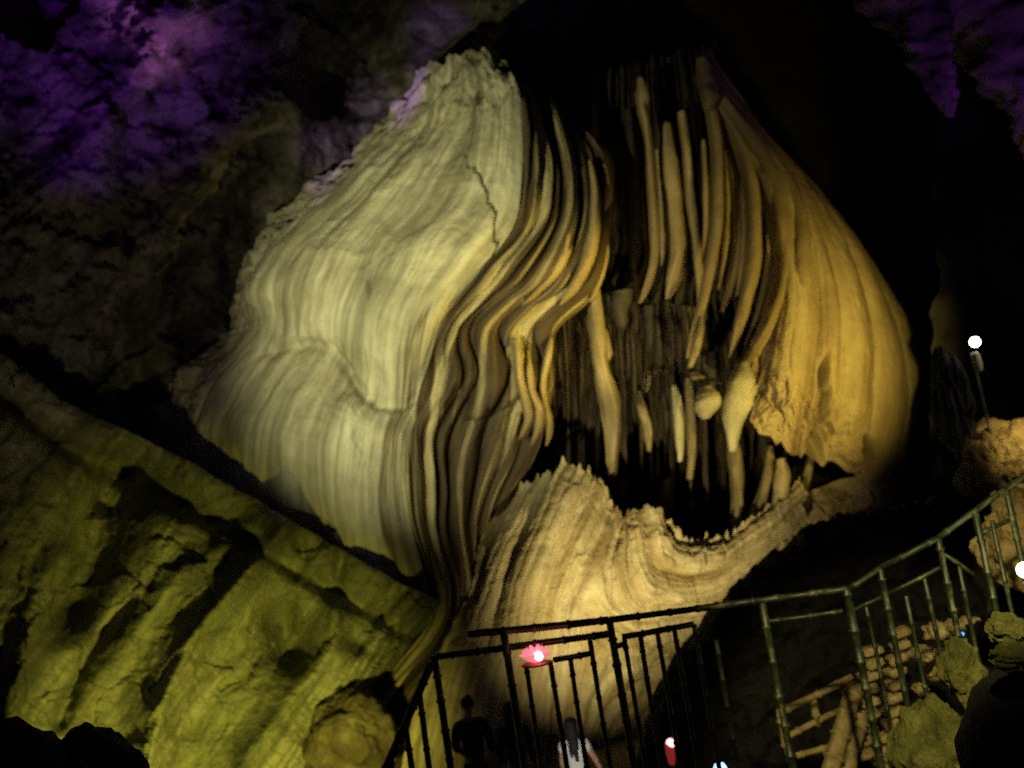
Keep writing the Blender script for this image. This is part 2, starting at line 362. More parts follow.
# the dark hollow behind the hem and the rim
g = [[(x, y, 22.6+.6*math.sin(x*.02)-.25*max(0, (x-780)/60)) for y in (255, 300, 340, 380, 420, 460, 500, 540, 585)] for x in range(525, 850, 20)]
def dD(u, v, U, W):
    return .5*flutes(U+.15*noise(U*.5, W*.4), .7, 21, .6, .7, .7)+.08*flutes(U, .2, 22)+.12*fbm(U, W*.7, 3, 5)
part('hollow_wall', M_cave, g, 300, 220, dD, None, 1.0, label='back of the hollow with its shade in the dark colour')
g = [[(596+11*i, 80-3*i, 22.4-.06*i), (590+13*i, 150, 22.2-.06*i), (588+14*i, 210, 22-.06*i), (584+15.5*i, 260, 21.9-.06*i), (560+18*i, 300, 21.9-.06*i), (550+20*i, 345, 22.0-.06*i), (548+20*i, 400, 22.2-.06*i)] for i in range(12)]
part('recess_wall', M_cave, g, 260, 260, lambda u, v, U, W: .45*flutes(U+.15*noise(U, W*.5), .5, 31, .6, .8)+.10*fbm(U*2, W, 3, 5), lambda u: 1-.2*np.abs(fbm(u*14, 4., 0, 3)), .8, label='back of the recess behind the long ribs with its shade in the colour')

GE = [
 [(500,505,20.6),(490,530,20.1),(483,555,19.8),(477,580,19.6),(468,610,19.5),(440,655,19.2),(415,720,18.9),(390,830,18.5)],
 [(545,488,20.1),(528,520,19.6),(512,550,19.4),(500,585,19.2),(490,615,19.1),(468,670,19.0),(450,740,18.7),(430,840,18.3)],
 [(578,473,19.8),(560,505,19.3),(543,540,19.1),(530,580,18.9),(522,615,18.9),(505,680,18.9),(495,750,18.7),(480,850,18.3)],
 [(605,496,19.6),(590,525,19.25),(575,555,19.1),(563,590,18.9),(556,620,18.9),(545,690,19.0),(540,750,18.8),(532,850,18.5)],
 [(625,524,19.6),(615,545,19.3),(605,565,19.15),(596,595,19.0),(590,620,19.0),(586,695,19.3),(582,750,19.2),(580,850,18.9)],
 [(650,513,19.4),(642,540,19.15),(634,565,19.1),(626,595,19.05),(622,617,19.2),(622,690,19.8),(622,750,19.8),(622,850,19.6)],
 [(690,543,19.6),(682,560,19.3),(672,575,19.3),(664,595,19.3),(660,614,19.5),(660,660,20.6),(660,720,20.8),(660,830,20.8)],
 [(730,538,19.7),(722,556,19.5),(712,572,19.5),(700,590,19.6),(694,608,19.9),(685,650,21.3),(690,710,21.5),(695,800,21.5)],
 [(768,510,19.8),(764,525,19.65),(757,540,19.7),(745,560,19.85),(730,588,20.3),(712,630,21.8),(712,690,22.2),(715,780,22.2)],
 [(797,478,20.0),(799,492,19.95),(797,505,20.1),(790,522,20.3),(770,550,20.9),(735,600,22.4),(730,660,22.6),(730,750,22.6)]]
def dE(u, v, U, W):
    s_ = sst(.36, .62, u)
    w = (U*(1-s_)+W*s_)+.25*noise(U*.5, W*.6, 2)
    d = .20*flutes(w, .62, 41, .6, .7, .7)+.05*flutes(w, .2, 42, .6, .6)
    d += .10*fbm(U*.9, W*.9, 7, 5)+.035*ridged(U*1.8, W*1.8, 2, 6, .6)-.06*crags(U*1.6+.4*fbm(U, W, 1, 4), W*.8+.4*fbm(U, W, 5, 4), 8, .6, .5)-.02*crags(U*4, W*3, 9, .6, .5)
    d += .09*np.maximum(fbm(U*3.2, W*3.2, 4, 3), 0)*np.exp(-((v-.1)/.12)**2)*sst(.4, .5, u)    # broken knobs near the rim
    return d
def ragged(guides):
    return guides
V, UU, WW = patch(GE, 380, 380, dE, None, 0)
s_ = sst(.36, .62, np.linspace(0, 1, 380))[:, None]
UU, WW = UU*(1-s_)+WW*s_, WW*(1-s_)+UU*s_
n = V.shape[0]; uu = np.linspace(0, 1, n)
jag = .16*np.maximum(fbm(uu*34, 2., 0, 3), -.2)+.22*np.maximum(noise(uu*80, 5.), 0)+.16*fbm(uu*11, 8., 0, 2)
fall = np.exp(-np.linspace(0, 1, V.shape[1])/.05)
V = V+(up*1.0)[None, None]*(jag[:, None]*fall[None])[..., None]
E0 = V[:, :1]; dirv = (E0-CAM)/np.linalg.norm(E0-CAM, axis=-1)[..., None]
V = np.concatenate([E0+dirv*1.9-up*1.2, E0+dirv*.9-up*.9, E0+dirv*.35-up*.35, E0+dirv*.1-up*.03, V], 1)
UU = np.concatenate([UU[:, :1]]*4+[UU], 1); WW = np.concatenate([WW[:, :1]-1.9, WW[:, :1]-1, WW[:, :1]-.5, WW[:, :1]-.1, WW], 1)
tag(link('lower_rim', grid_mesh('lower_rim', V, UU, WW), M_lip, flow), label='cream bowl with a jagged broken rim')

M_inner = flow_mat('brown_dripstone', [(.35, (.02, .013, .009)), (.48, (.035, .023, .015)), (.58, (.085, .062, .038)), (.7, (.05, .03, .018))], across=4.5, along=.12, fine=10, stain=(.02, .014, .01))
for k_, (xs, dd, yb) in enumerate((((548, 700), 21.3, 500), ((640, 775), 21.6, 530))):
    g = [[(x_, 292+.25*abs(x_-600)**.9, dd+.15*math.sin(x_*.07)), (x_+2, 330, dd-.1), (x_+4, 370, dd-.1), (x_+5, 410, dd), (x_+7, yb, dd+.25)] for x_ in np.linspace(xs[0], xs[1], 9)]
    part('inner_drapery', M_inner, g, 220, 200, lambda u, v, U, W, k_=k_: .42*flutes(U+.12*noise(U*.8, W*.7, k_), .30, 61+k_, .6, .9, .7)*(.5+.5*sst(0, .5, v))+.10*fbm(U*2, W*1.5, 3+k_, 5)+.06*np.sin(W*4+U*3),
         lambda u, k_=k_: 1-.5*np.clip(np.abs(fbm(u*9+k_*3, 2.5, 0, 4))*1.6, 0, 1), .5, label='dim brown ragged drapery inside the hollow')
# stalactites and blades in the hollow
def rod(name, pts, mat, parent=None, seg=14, rows=40, flat=1.0, rough=.12, seed=0, fr=.16):
    """a dripstone rod through (px, py, depth, radius in pixels)"""
    C = np.array([[*pix(a, b, d), r*d/F] for a, b, d, r in pts])
    T = cr(C, np.linspace(0, 1, rows)); ang = np.linspace(0, 2*math.pi, seg+1)
    V = np.empty((rows, seg+1, 3))
    for i in range(rows):
        rr = T[i, 3]*(1+rough*fbm(np.cos(ang)*1.2+seed*3.3, np.sin(ang)*1.2, i*fr+seed, 4)*2)
        V[i] = T[i, :3]+rr[:, None]*(np.cos(ang)[:, None]*np.array([1, 0, 0])+np.sin(ang)[:, None]*np.array([0, flat, 0]))
    V[0] = T[0, :3]; V[-1] = T[-1, :3]
    UU, WW = np.meshgrid(np.linspace(0, .8, seg+1), np.arange(rows)*.06, indexing='xy')
    return link(name, grid_mesh(name, V, UU, WW), mat, parent)
M_drip = flow_mat('dripstone', [(.35, (.12, .09, .05)), (.5, (.30, .24, .14)), (.65, (.42, .36, .22))], across=5, along=.3, fine=12, stain=(.07, .05, .03))
M_drip2 = flow_mat('bare_calcite', [(.35, (.42, .38, .26)), (.6, (.56, .53, .40))], across=4, along=.5, fine=10, stain=(.2, .17, .1), stain_amt=.3)
drips = [
 ([(594,285,20.8,5),(596,330,20.7,8),(601,365,20.6,8),(609,400,20.6,10),(613,440,20.6,8),(611,480,20.8,4)], M_drip),
 ([(604,330,20.9,3),(606,350,20.8,6),(604,368,20.8,3)], M_drip),
 ([(630,270,21.4,6),(633,310,21.2,9),(636,345,21.2,6),(637,362,21.3,2)], M_cave),
 ([(645,362,21.2,2),(647,378,21.1,5),(646,392,21.2,2)], M_drip),
 ([(638,390,21,3),(643,410,20.9,5),(648,432,20.9,5),(649,452,21,2)], M_drip),
 ([(656,300,21.6,12),(660,350,21.5,14),(664,400,21.6,12),(662,455,21.6,6)], M_cave),
 ([(674,385,20.6,2),(678,405,20.5,5),(680,440,20.5,5),(680,462,20.6,2)], M_drip2),
 ([(688,378,20.5,3),(690,400,20.4,5),(692,440,20.4,5),(690,480,20.6,3)], M_drip),
 ([(702,318,19.9,3),(697,345,19.8,5),(690,368,20,3)], M_drip),
 ([(693,372,20,3),(700,378,19.9,8),(712,380,20,5),(720,384,20,2)], M_drip),
 ([(706,386,19.3,5),(708,396,19.2,12),(707,408,19.2,12),(706,419,19.3,4)], M_drip2),
 ([(742,362,19.4,5),(741,380,19.2,13),(738,405,19.2,16),(734,426,19.3,10),(733,452,19.5,4)], M_drip2),
 ([(730,425,20.7,4),(735,460,20.6,7),(737,500,20.5,6),(738,535,20.4,7)], M_drip),
 ([(770,445,20.3,3),(768,475,20.2,6),(758,510,20.1,7),(748,545,19.9,8)], M_drip),
 ([(781,458,20.0,4),(782,480,19.9,8),(778,505,19.9,8),(772,530,19.9,6)], M_lip),
 ([(667,478,20.9,3),(664,505,20.8,6),(658,530,20.6,6),(655,550,20.5,6)], M_cave),
 ([(815,445,20.2,2),(808,470,20.1,5),(802,500,20.2,3)], M_drip),
 ([(573,330,21.9,10),(575,390,21.8,13),(578,440,21.8,11),(578,495,21.8,6)], M_cave),
 ([(640,78,20.9,3),(643,95,20.8,6),(644,115,20.8,5),(645,130,20.9,2)], M_bell),
 ([(700,58,20.4,5),(707,80,20.2,10),(711,98,20.0,11),(709,110,20,4)], M_bell),
]
rd = random.Random(4)
for k in range(13):                                    # small drips crowding the roof of the hollow
    x_ = rd.uniform(552, 800); y_ = np.interp(x_, [552, 600, 640, 690, 740, 800], [335, 310, 320, 365, 385, 440])+rd.uniform(-14, 10); d_ = rd.uniform(20.6, 22.2); L_ = rd.choice((18, 26, 34, 50, 70)); r_ = rd.uniform(4, 9)
    drips.append(([(x_, y_-14, d_, r_*1.3), (x_+rd.uniform(-1, 2), y_+L_*.35, d_-.05, r_), (x_+L_*.04, y_+L_*.75, d_-.05, r_*.7), (x_+L_*.07, y_+L_, d_, .6)], M_cave))
for k, (pts, mat) in enumerate(drips):
    rod('stalactite', pts, mat, flow, seed=k, rough=.15, rows=60, fr=.05)
ribs = [
 [(639,92,21.0,4),(643,112,20.8,5),(648,140,20.7,4),(651,180,20.6,4.5),(654,220,20.5,4.5),(654,258,20.5,4.5),(648,285,20.6,4),(640,303,20.8,2)],
 [(664,125,21.3,6),(668,160,21.1,9),(673,210,21.0,10),(677,250,20.9,10),(674,280,21.0,8),(668,300,21.2,3)],
 [(681,112,21.1,4),(686,150,20.9,5),(690,200,20.8,5),(696,245,20.8,4),(700,280,20.9,4),(699,305,21,2)],
 [(709,100,20.4,5),(716,140,20.2,6),(717,185,20.1,6.5),(716,225,20.0,6.5),(711,262,20.0,6),(703,300,20.1,5),(694,332,20.2,4),(688,358,20.4,2)],
 [(719,120,20.8,4),(730,160,20.6,5),(736,205,20.5,6),(737,250,20.5,6),(731,285,20.6,5),(722,312,20.8,2)],
 [(712,96,20.4,5),(736,135,20.2,7),(750,180,20.0,8),(754,225,19.9,8),(752,265,19.9,8),(745,305,20.0,7),(737,335,20.1,5),(730,358,20.3,2)],
 [(714,90,20.3,5),(748,138,20.0,8),(772,185,19.7,10),(783,230,19.5,11),(783,270,19.5,11),(773,312,19.5,10),(756,348,19.7,8),(738,375,20.0,4)],
 [(716,88,20.4,4),(758,145,20.0,7),(788,190,19.7,9),(799,235,19.4,10),(798,280,19.3,10),(788,322,19.4,9),(770,362,19.6,6),(758,385,19.8,2)],
 [(657,150,21.4,2),(660,190,21.3,3),(663,235,21.2,3),(662,275,21.3,1)], [(703,140,21.0,2),(705,185,20.9,3),(705,230,20.9,3),(700,268,21,1)],
 [(742,170,20.4,2),(744,215,20.3,3.5),(743,260,20.3,3.5),(737,296,20.4,1)], [(725,150,20.6,2),(727,200,20.5,3),(725,250,20.5,3),(718,290,20.6,1)],
 [(764,180,20.1,3),(768,225,19.95,4),(767,268,19.9,4),(758,312,20,3),(745,345,20.2,1)], [(628,110,21.6,4),(632,160,21.4,5),(634,215,21.3,5),(633,262,21.3,5),(626,300,21.5,2)],
 [(612,170,21.9,5),(614,210,21.7,7),(614,255,21.7,7),(606,292,21.8,3)]]
for k, pts in enumerate(ribs):
    rod('drapery_rib', pts, M_bell if k < 13 else M_cave, flow, seed=50+k, rough=.10, rows=110, flat=1.9, seg=18, fr=.045)

hems = [
 ([(516,338,19.6,2),(518,356,19.45,4),(520,378,19.35,4.5),(525,400,19.3,5),(529,418,19.35,5),(523,434,19.6,3),(518,440,19.8,1)], M_bell),
 ([(527,350,19.8,2),(529,370,19.55,4),(531,390,19.45,4.5),(538,408,19.4,5),(539,426,19.45,5),(534,440,19.7,2.5),(531,446,19.9,1)], M_bell),
 ([(551,338,20.0,2),(548,355,19.8,4),(543,382,19.7,4),(543,400,19.6,4.5),(548,420,19.6,5),(549,436,19.75,3),(546,446,20,1)], M_bell),
 ([(514,322,20.0,2),(510,345,19.75,3.5),(505,368,19.55,3.5),(498,390,19.5,2)], M_bell),
 ([(590,160,20.3,2),(595,195,19.95,5),(593,230,19.7,7),(585,265,19.5,8),(573,290,19.5,6),(560,305,19.7,2)], M_bell),
 ([(562,175,20.0,2),(568,210,19.7,4),(566,245,19.45,6),(556,272,19.35,6),(538,292,19.4,4),(520,308,19.7,1.5)], M_bell),
 ([(604,165,20.5,3),(607,195,20.3,6),(602,225,20.2,5),(604,255,20.1,5),(597,285,20.1,4),(590,302,20.3,1)], M_bell)]
for k, (pts, mat) in enumerate(hems):
    rod('drapery_rib', pts, mat, flow, seed=90+k, rough=.09, rows=80, flat=2.2, seg=16, fr=.06)

# ------------------------------------------------------------------ cave walls
def seg_d(px, py, a, b):
    a = np.array(a, float); b = np.array(b, float); ab = b-a
    t = np.clip(((px-a[0])*ab[0]+(py-a[1])*ab[1])/(ab@ab), 0, 1)
    return np.hypot(px-a[0]-t*ab[0], py-a[1]-t*ab[1])
def poly_d(px, py, pts):
    return np.min([seg_d(px, py, a, b) for a, b in zip(pts[:-1], pts[1:])], axis=0)
# lower-left slope
nu, nv = 520, 420
x = np.linspace(-420, 470, nu)
top = np.interp(x, [-420, -120, 0, 60, 120, 200, 270, 350, 400, 440, 470], [250, 320, 352, 398, 428, 468, 508, 556, 582, 600, 625])
top = top+3*fbm(x*.03, 3.3, 0, 5)
vv = np.linspace(0, 1, nv)**1.1
PX = np.repeat(x[:, None], nv, 1); PY = top[:, None]+vv[None]*(930-top[:, None])
h = PY-top[:, None]
D = np.interp(PX, [120, 300, 430], [20.9, 19.9, 19.35])-np.interp(PX, [200, 430], [1.2, .5])*(1-np.exp(-h/60))-np.clip(h/420, 0, 1.3)*3.6*np.interp(PX, [-420, 0, 300, 470], [1.25, 1.1, .8, .35])-1.2*np.clip((120-PX)/400, 0, 1)
D -= .75*np.exp(-(h/30)**2)-.55*np.exp(-((h-46)/11)**2)                                                     # overhanging rim
D += 1.1*np.exp(-((h-8)/10)**2)*0
def feat(pts, w, a): return a*np.exp(-(poly_d(PX, PY, pts)/w)**2)
D -= feat([(285,528),(240,580),(190,640),(160,710),(140,800)], 22, .9)+feat([(285,528),(240,580),(190,640),(160,710),(140,800)], 7, .3)
D -= feat([(60,560),(30,620),(10,720)], 16, .8)+feat([(335,610),(330,650),(290,700),(250,760)], 12, .5)+feat([(250,530),(200,560),(150,610),(100,680)], 12, .25)
D += feat([(120,475),(95,540),(75,600)], 30, 2.0)+feat([(140,470),(180,500)], 18, .8)
D += feat([(285,625),(290,650)], 20, 1.5)+feat([(210,520),(235,518)], 7, .5)+feat([(300,540),(303,555)], 7, .5)+feat([(345,545),(338,575)], 7, .4)
D += feat([(130,600),(85,660),(60,720)], 8, .4)+feat([(400,590),(360,640)], 12, .6)
D += 3.2*sst(-4, 46, (PX-428)*.8+(PY-596)*.6)*sst(560, 600, PY)
st = poly_d(PX, PY, [(445,595),(400,640),(370,690),(330,750),(230,900)])
D += .12*np.sin(st*.45)*np.exp(-(st/40)**2)*sst(870, 780, PY)                                     # folded layers beside the slope
wx, wy = PX*.02, PY*.02
al = (-PX*.60+PY*.80)*.02; ac = (PX*.80+PY*.60)*.02
qx, qy = ac+.35*fbm(wx*.7, wy*.7, 3, 5), al+.35*fbm(wx*.7, wy*.7, 9, 5)
D -= .24*ridged(ac*.40, al*.10, 2.5, 4, .45)+.10*ridged(wx*.6, wy*.6, 5, 7, .6)+.05*fbm(wx*2.5, wy*2.5, 1, 5, .6)
D += .30*crags(qx*.30, qy*.10, 1, .5, .55)+.22*crags(qx*1.1, qy*.45, 2, .6, .5)+.13*crags(qx*2.2, qy*1.3, 3, .6, .5)+.03*crags(qx*6, qy*4, 13, .6, .5)

sk = pix(PX[:, :1], PY[:, :1]+6, D[:, :1]+1.8)
V = np.concatenate([sk, pix(PX[:, :1], PY[:, :1]+1, D[:, :1]+.5), pix(PX, PY, D)], 1)
M_slope = flow_mat('mossy_limestone', [(.34, (.10, .10, .05)), (.45, (.20, .20, .10)), (.56, (.30, .29, .17)), (.66, (.40, .38, .24))], across=.9, along=.10, fine=5, stain=(.07, .085, .025), stain_amt=.55, rough=.85, bmp=1.0, cracks=.55)
tag(link('rock_slope', grid_mesh('rock_slope', V, np.concatenate([ac[:, :1], ac[:, :1], ac], 1), np.concatenate([al[:, :1], al[:, :1], al], 1)), M_slope), kind='structure')

# upper-left wall, behind the pale sheet
nu, nv = 480, 420
PX, PY = np.meshgrid(np.linspace(-500, 640, nu), np.linspace(-320, 520, nv), indexing='ij')
wx, wy = PX*.021, PY*.021
D = 22.6-np.clip((250-PX)/750, 0, 1)*4.5-np.clip((60-PY)/400, 0, 1)*3
qx, qy = wx*.8+wy*.6+.4*fbm(wx*.7, wy*.7, 3, 5), wy*.8-wx*.6+.4*fbm(wx*.7, wy*.7, 9, 5)
D += .9*crags(qx*.3, qy*.2, 5, .5, .6)+.4*crags(qx*.8, qy*.6, 6, .5, .5)+.16*crags(qx*2.2, qy*1.6, 7, .6, .5)
D -= .9*ridged(wx*.25, wy*.25, 1.5, 7, .55)+.5*ridged((wx+wy)*.5, (wx-wy)*.25, 3, 6, .55)+.25*fbm(wx*1.4, wy*1.4, 5, 6, .6)
D -= feat([(200,-30),(150,60),(100,130),(55,180),(40,210)], 26, 1.1)+feat([(170,0),(130,70)], 40, .6)
D += feat([(400,20),(370,60)], 60, 2.5)+feat([(300,60),(330,90)], 25, .8)
D -= feat([(210,120),(330,120),(400,75),(440,62)], 22, .5)+feat([(250,160),(230,190),(205,260)], 14, .4)
D += 3.5*sst(430, 560, PX)
D += 2.4*(1-sst(30, 110, poly_d(PX, PY, [(440,80),(370,150),(300,215),(235,290),(215,340),(150,440),(220,500)])))
V = pix(PX, PY, D)
tag(link('cave_wall', grid_mesh('cave_wall', V), M_wall), kind='structure')

# far wall, ceiling and floor: the dark room round the formation
x = np.linspace(-34, 40, 90); z = np.linspace(-1, 21, 60)
X, Z = np.meshgrid(x, z, indexing='ij')
Y = 34+2.2*fbm(X*.12, Z*.12, 1, 5)-.006*(X-2)**2
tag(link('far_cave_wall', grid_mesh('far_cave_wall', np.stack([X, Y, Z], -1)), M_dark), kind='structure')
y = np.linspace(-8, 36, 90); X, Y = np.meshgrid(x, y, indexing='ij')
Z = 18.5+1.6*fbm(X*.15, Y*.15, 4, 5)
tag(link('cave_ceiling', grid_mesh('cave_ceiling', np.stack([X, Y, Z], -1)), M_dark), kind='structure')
Z = -.25+.25*fbm(X*.3, Y*.3, 9, 5)
tag(link('cave_floor', grid_mesh('cave_floor', np.stack([X, Y, Z], -1)), M_floor), kind='structure')

# bank behind the railing, under the bell, its shade put into a black colour
nu, nv = 240, 160
PX, PY = np.meshgrid(np.linspace(618, 1250, nu), np.linspace(0, 1, nv), indexing='ij')
tp = np.interp(PX, [618, 640, 652, 690, 740, 800, 850, 905, 945, 1000, 1250], [800, 745, 700, 628, 572, 528, 512, 494, 490, 500, 480])
tp = tp+9*fbm(PX*.03, 4.4, 0, 6, .6)+4*ridged(PX*.05, 2.2, 0, 4)
PY = tp+PY*(960-tp)
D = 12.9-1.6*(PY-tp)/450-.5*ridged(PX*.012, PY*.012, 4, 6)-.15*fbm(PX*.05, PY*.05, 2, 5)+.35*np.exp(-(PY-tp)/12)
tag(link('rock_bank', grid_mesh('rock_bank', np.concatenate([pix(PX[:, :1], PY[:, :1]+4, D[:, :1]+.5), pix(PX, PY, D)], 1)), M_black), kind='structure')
# wall behind the lamp on the right
PX, PY = np.meshgrid(np.linspace(935, 1500, 160), np.linspace(-300, 560, 200), indexing='ij')
D = 18.4-.4*ridged(PX*.015, PY*.008, 7, 6)-.15*fbm(PX*.05, PY*.03, 2, 5)-.002*(PX-960)
PXs = PX+10*fbm(PY*.02, 1.1, 0, 4)
tag(link('side_cave_wall', grid_mesh('side_cave_wall', pix(PXs, PY, D)), M_dark), kind='structure')

# ------------------------------------------------------------------ boulders and hanging rocks
def boulder(name, c, rad, mat, seed=0, rough=.25, sub=5, fr=1.3, **kw):
    bm = bmesh.new(); bmesh.ops.create_icosphere(bm, subdivisions=sub, radius=1)
    co = np.array([v.co[:] for v in bm.verts])
    d = 1+rough*fbm(co[:, 0]*fr+seed*4.1, co[:, 1]*fr, co[:, 2]*fr, 6, .5)+rough*.5*ridged(co[:, 0]*2+seed, co[:, 1]*2, co[:, 2]*2, 5)
    for v, q, s in zip(bm.verts, co, d): v.co = Vector(q*s*np.array(rad))
    me = bpy.data.meshes.new(name); bm.to_mesh(me); bm.free()
    o = link(name, me, mat); o.location = c
    return tag(o, **kw)
def sz(pxl, d): return pxl*d/F
# hanging rocks at the upper right
def hanging(pts, seed, **kw):
    o = rod('stalactite', pts, M_wall, None, 28, 90, .8, .22, seed); return tag(o, **kw)
hanging([(905,-150,14.5,60),(912,-60,14.3,58),(915,0,14.2,40),(925,40,14.1,24),(938,75,14,17),(946,100,14,11),(951,117,14,3)], 3, label='purple lit stalactite with a narrow tip, second from the right edge', cat='stalactite', group='stalactites under the dark ceiling')
hanging([(1010,-160,15,90),(1015,-60,14.8,85),(1020,0,14.6,72),(1032,60,14.5,55),(1045,110,14.4,36),(1055,150,14.4,22),(1062,185,14.4,6)], 5, label='broad purple stalactite cut by the right edge of the photo', cat='stalactite', group='stalactites under the dark ceiling')
boulder('boulder', P(1012, 468, 12.3), (sz(48,12.3), .5, sz(40,12.3)), M_tan, 2, .3, 6, label='pitted tan rock ledge beneath the round white lamp', cat='boulder')
boulder('boulder', P(1022, 440, 12.9), (sz(40,12.5), .4, sz(17,12.5)), M_tan, 8, .35, 5, label='flat lit slab on top of the pitted ledge', cat='boulder')
boulder('boulder', P(1040, 590, 12.7), (1.15, .7, 1.35), M_dark, 41, .3, 6, label='big dark rock mass carrying the pitted tan ledge at the right', cat='boulder')
boulder('boulder', P(951, 405, 12.6), (sz(14,12.6), .3, sz(50,12.6)), M_dark, 4, .35, 5, label='dark leaning rock pillar left of the round lamp', cat='boulder')
boulder('mossy_boulder', P(946, 768, 7.0), (.27, .3, .38), M_moss, 5, .35, 6, label='olive mossy boulder behind the stair railing at lower right', cat='boulder')
boulder('mossy_boulder', P(962, 672, 7.1), (.12, .15, .20), M_moss, 15, .35, 5, label='narrow mossy rock above the olive mossy boulder, left of the tall corner boulder', cat='boulder')
boulder('boulder', P(1052, 748, 5.6), (.46, .4, .53), M_black, 6, .12, 6, label='tall boulder coloured black as in shade in the lower right corner under a moss lump', cat='boulder')
boulder('mossy_boulder', P(1006, 630, 5.5), (.085, .09, .085), M_moss, 9, .35, 5, label='small lit moss lump on top of the tall corner boulder', cat='boulder')
boulder('mossy_boulder', P(1016, 656, 5.25), (.12, .08, .07), M_moss, 19, .35, 5, label='wide low moss cushion under the small moss lump', cat='boulder')
boulder('boulder', P(1022, 545, 9.2), (.30, .3, .42), M_tan, 29, .35, 6, label='tan rock behind the stair railing beside the bright warm lamp', cat='boulder')
boulder('boulder', P(352, 742, 17.6), (sz(44,17.6), .7, sz(44,17.6)), M_brown, 33, .2, 6, label='rounded brown boulder at the foot of the slope left of the sloping handrail', cat='boulder')
boulder('boulder', P(15, 790, 5.2), (.27, .25, .33), M_dark, 11, .16, 5, label='black rounded rock in the lower left corner', cat='boulder')
boulder('boulder', P(95, 800, 5.4), (.26, .25, .36), M_dark, 12, .16, 5, label='low black rock right of the corner rock at lower left', cat='boulder')

# ------------------------------------------------------------------ railings
def bamboo_me(p0, p1, r, name, node=.24, seg=10):
    p0, p1 = Vector(p0), Vector(p1); L = (p1-p0).length; ax = (p1-p0)/L
    s = ax.orthogonal().normalized(); t = ax.cross(s)
    bend = s*random.uniform(-.006, .006)+t*random.uniform(-.006, .006)
    rows = [0, .004]; z = random.uniform(.05, node)
    while z < L-.03:
        rows += [z-.018, z-.006, z+.006, z+.018]; z += node*random.uniform(.8, 1.2)
    rows += [L-.004, L]; rad = []
    for i, q in enumerate(rows):
        if i in (0, len(rows)-1): rad.append(r*.55)
        else:
            k = (i-2) % 4; rad.append(r*(1.28 if 1 < i < len(rows)-2 and k in (1, 2) else 1)*random.uniform(.93, 1.07))
    ang = np.linspace(0, 2*math.pi, seg+1); V = np.empty((len(rows)+2, seg+1, 3))
    for i, (q, k) in enumerate(zip(rows, rad)):
        c = p0+ax*q+bend*math.sin(math.pi*q/L)
        for j, a in enumerate(ang): V[i+1, j] = c+(s*math.cos(a)+t*math.sin(a))*k
    V[0] = p0; V[-1] = p1
    return grid_mesh(name, V)
def pole(name, p0, p1, r, parent, mat=None, **kw):
    return tag(link(name, bamboo_me(p0, p1, r, name, **kw), mat or M_bamboo, parent))
DZ = Vector((0, 0, -1))
def post(name, px, py, d, drop, r, parent, mat=None):
    t = P(px, py, d); return pole(name, t, t+DZ*drop, r, parent, mat)
DECK = 1.8
def to_deck(px, py, d): return pix(px, py, d)[2]-DECK
rail = empty('bamboo_railing', P(620, 800, 8.0), label='dark bamboo railing with upright bars along the level landing', cat='railing')
for a in ((434, 655, 8.25), (503, 628, 8.15), (609, 618, 8.05), (762, 602, 8.0), (846, 588, 7.95)):
    post('post', *a, to_deck(*a), .031, rail)
pole('top_rail', P(468, 634, 8.19), P(609, 620, 8.06), .030, rail)
pole('top_rail', P(609, 620, 8.06), P(849, 589, 7.96), .026, rail)
pole('middle_rail', P(434, 657, 8.28), P(609, 634, 8.1), .028, rail)
pole('middle_rail', P(622, 637, 8.08), P(694, 624, 8.04), .024, rail)
pole('middle_rail', P(764, 622, 8.03), P(843, 611, 8.0), .018, rail)
pole('middle_rail', P(553, 660, 8.15), P(592, 653, 8.12), .024, rail)
pole('middle_rail', P(612, 648, 8.1), P(626, 643, 8.1), .022, rail)
for a in ((526, 664, 8.17), (550, 660, 8.15), (570, 656, 8.15), (590, 640, 8.13), (624, 637, 8.1), (640, 634, 8.09), (657, 631, 8.09), (674, 628, 8.08), (694, 624, 8.07), (716, 640, 8.06)):
    post('baluster', *a, to_deck(*a), .021, rail)
dn = empty('bamboo_railing', P(400, 780, 8.3), label='short bamboo handrail sloping down to the left from the corner post', cat='railing')
pole('top_rail', P(432, 662, 8.24), P(372, 800, 8.1), .034, dn)
for a in ((419, 690, 8.22), (405, 722, 8.2), (390, 756, 8.15)): post('baluster', *a, to_deck(*a)*.98+.1, .026, dn)
st = empty('bamboo_railing', P(950, 760, 7.8), label='green lit bamboo railing climbing with the stairs on the right', cat='railing')
tops = [(849, 589, 7.96), (880, 568, 7.9), (938, 538, 7.8), (975, 511, 7.75), (1006, 489, 7.7), (1045, 464, 7.65)]
for a, b in zip(tops[:-1], tops[1:]): pole('top_rail', P(*a), P(*b), .023, st)
for (a, L) in zip(tops[1:], (1.28, 1.2, 1.2, 1.2, 1.2)): post('post', *a, L, .025, st)
mids = [(850, 612, 7.98), (882, 597, 7.93), (942, 567, 7.83), (980, 542, 7.78), (1010, 520, 7.74), (1048, 497, 7.7)]
for a, b in zip(mids[:2], mids[1:3]): pole('middle_rail', P(*a), P(*b), .017, st)
pole('middle_rail', P(942, 553, 7.83), P(974, 575, 7.79), .017, st)
pole('middle_rail', P(978, 534, 7.78), P(1010, 520, 7.74), .017, st)
for a, L in (((866, 606, 7.96), 1.1), ((906, 596, 7.9), 1.05), ((924, 577, 7.87), 1.05), ((959, 566, 7.82), 1.0), ((992, 520, 7.76), 1.0), ((1026, 500, 7.7), 1.0)):
    post('baluster', *a, L, .017, st)
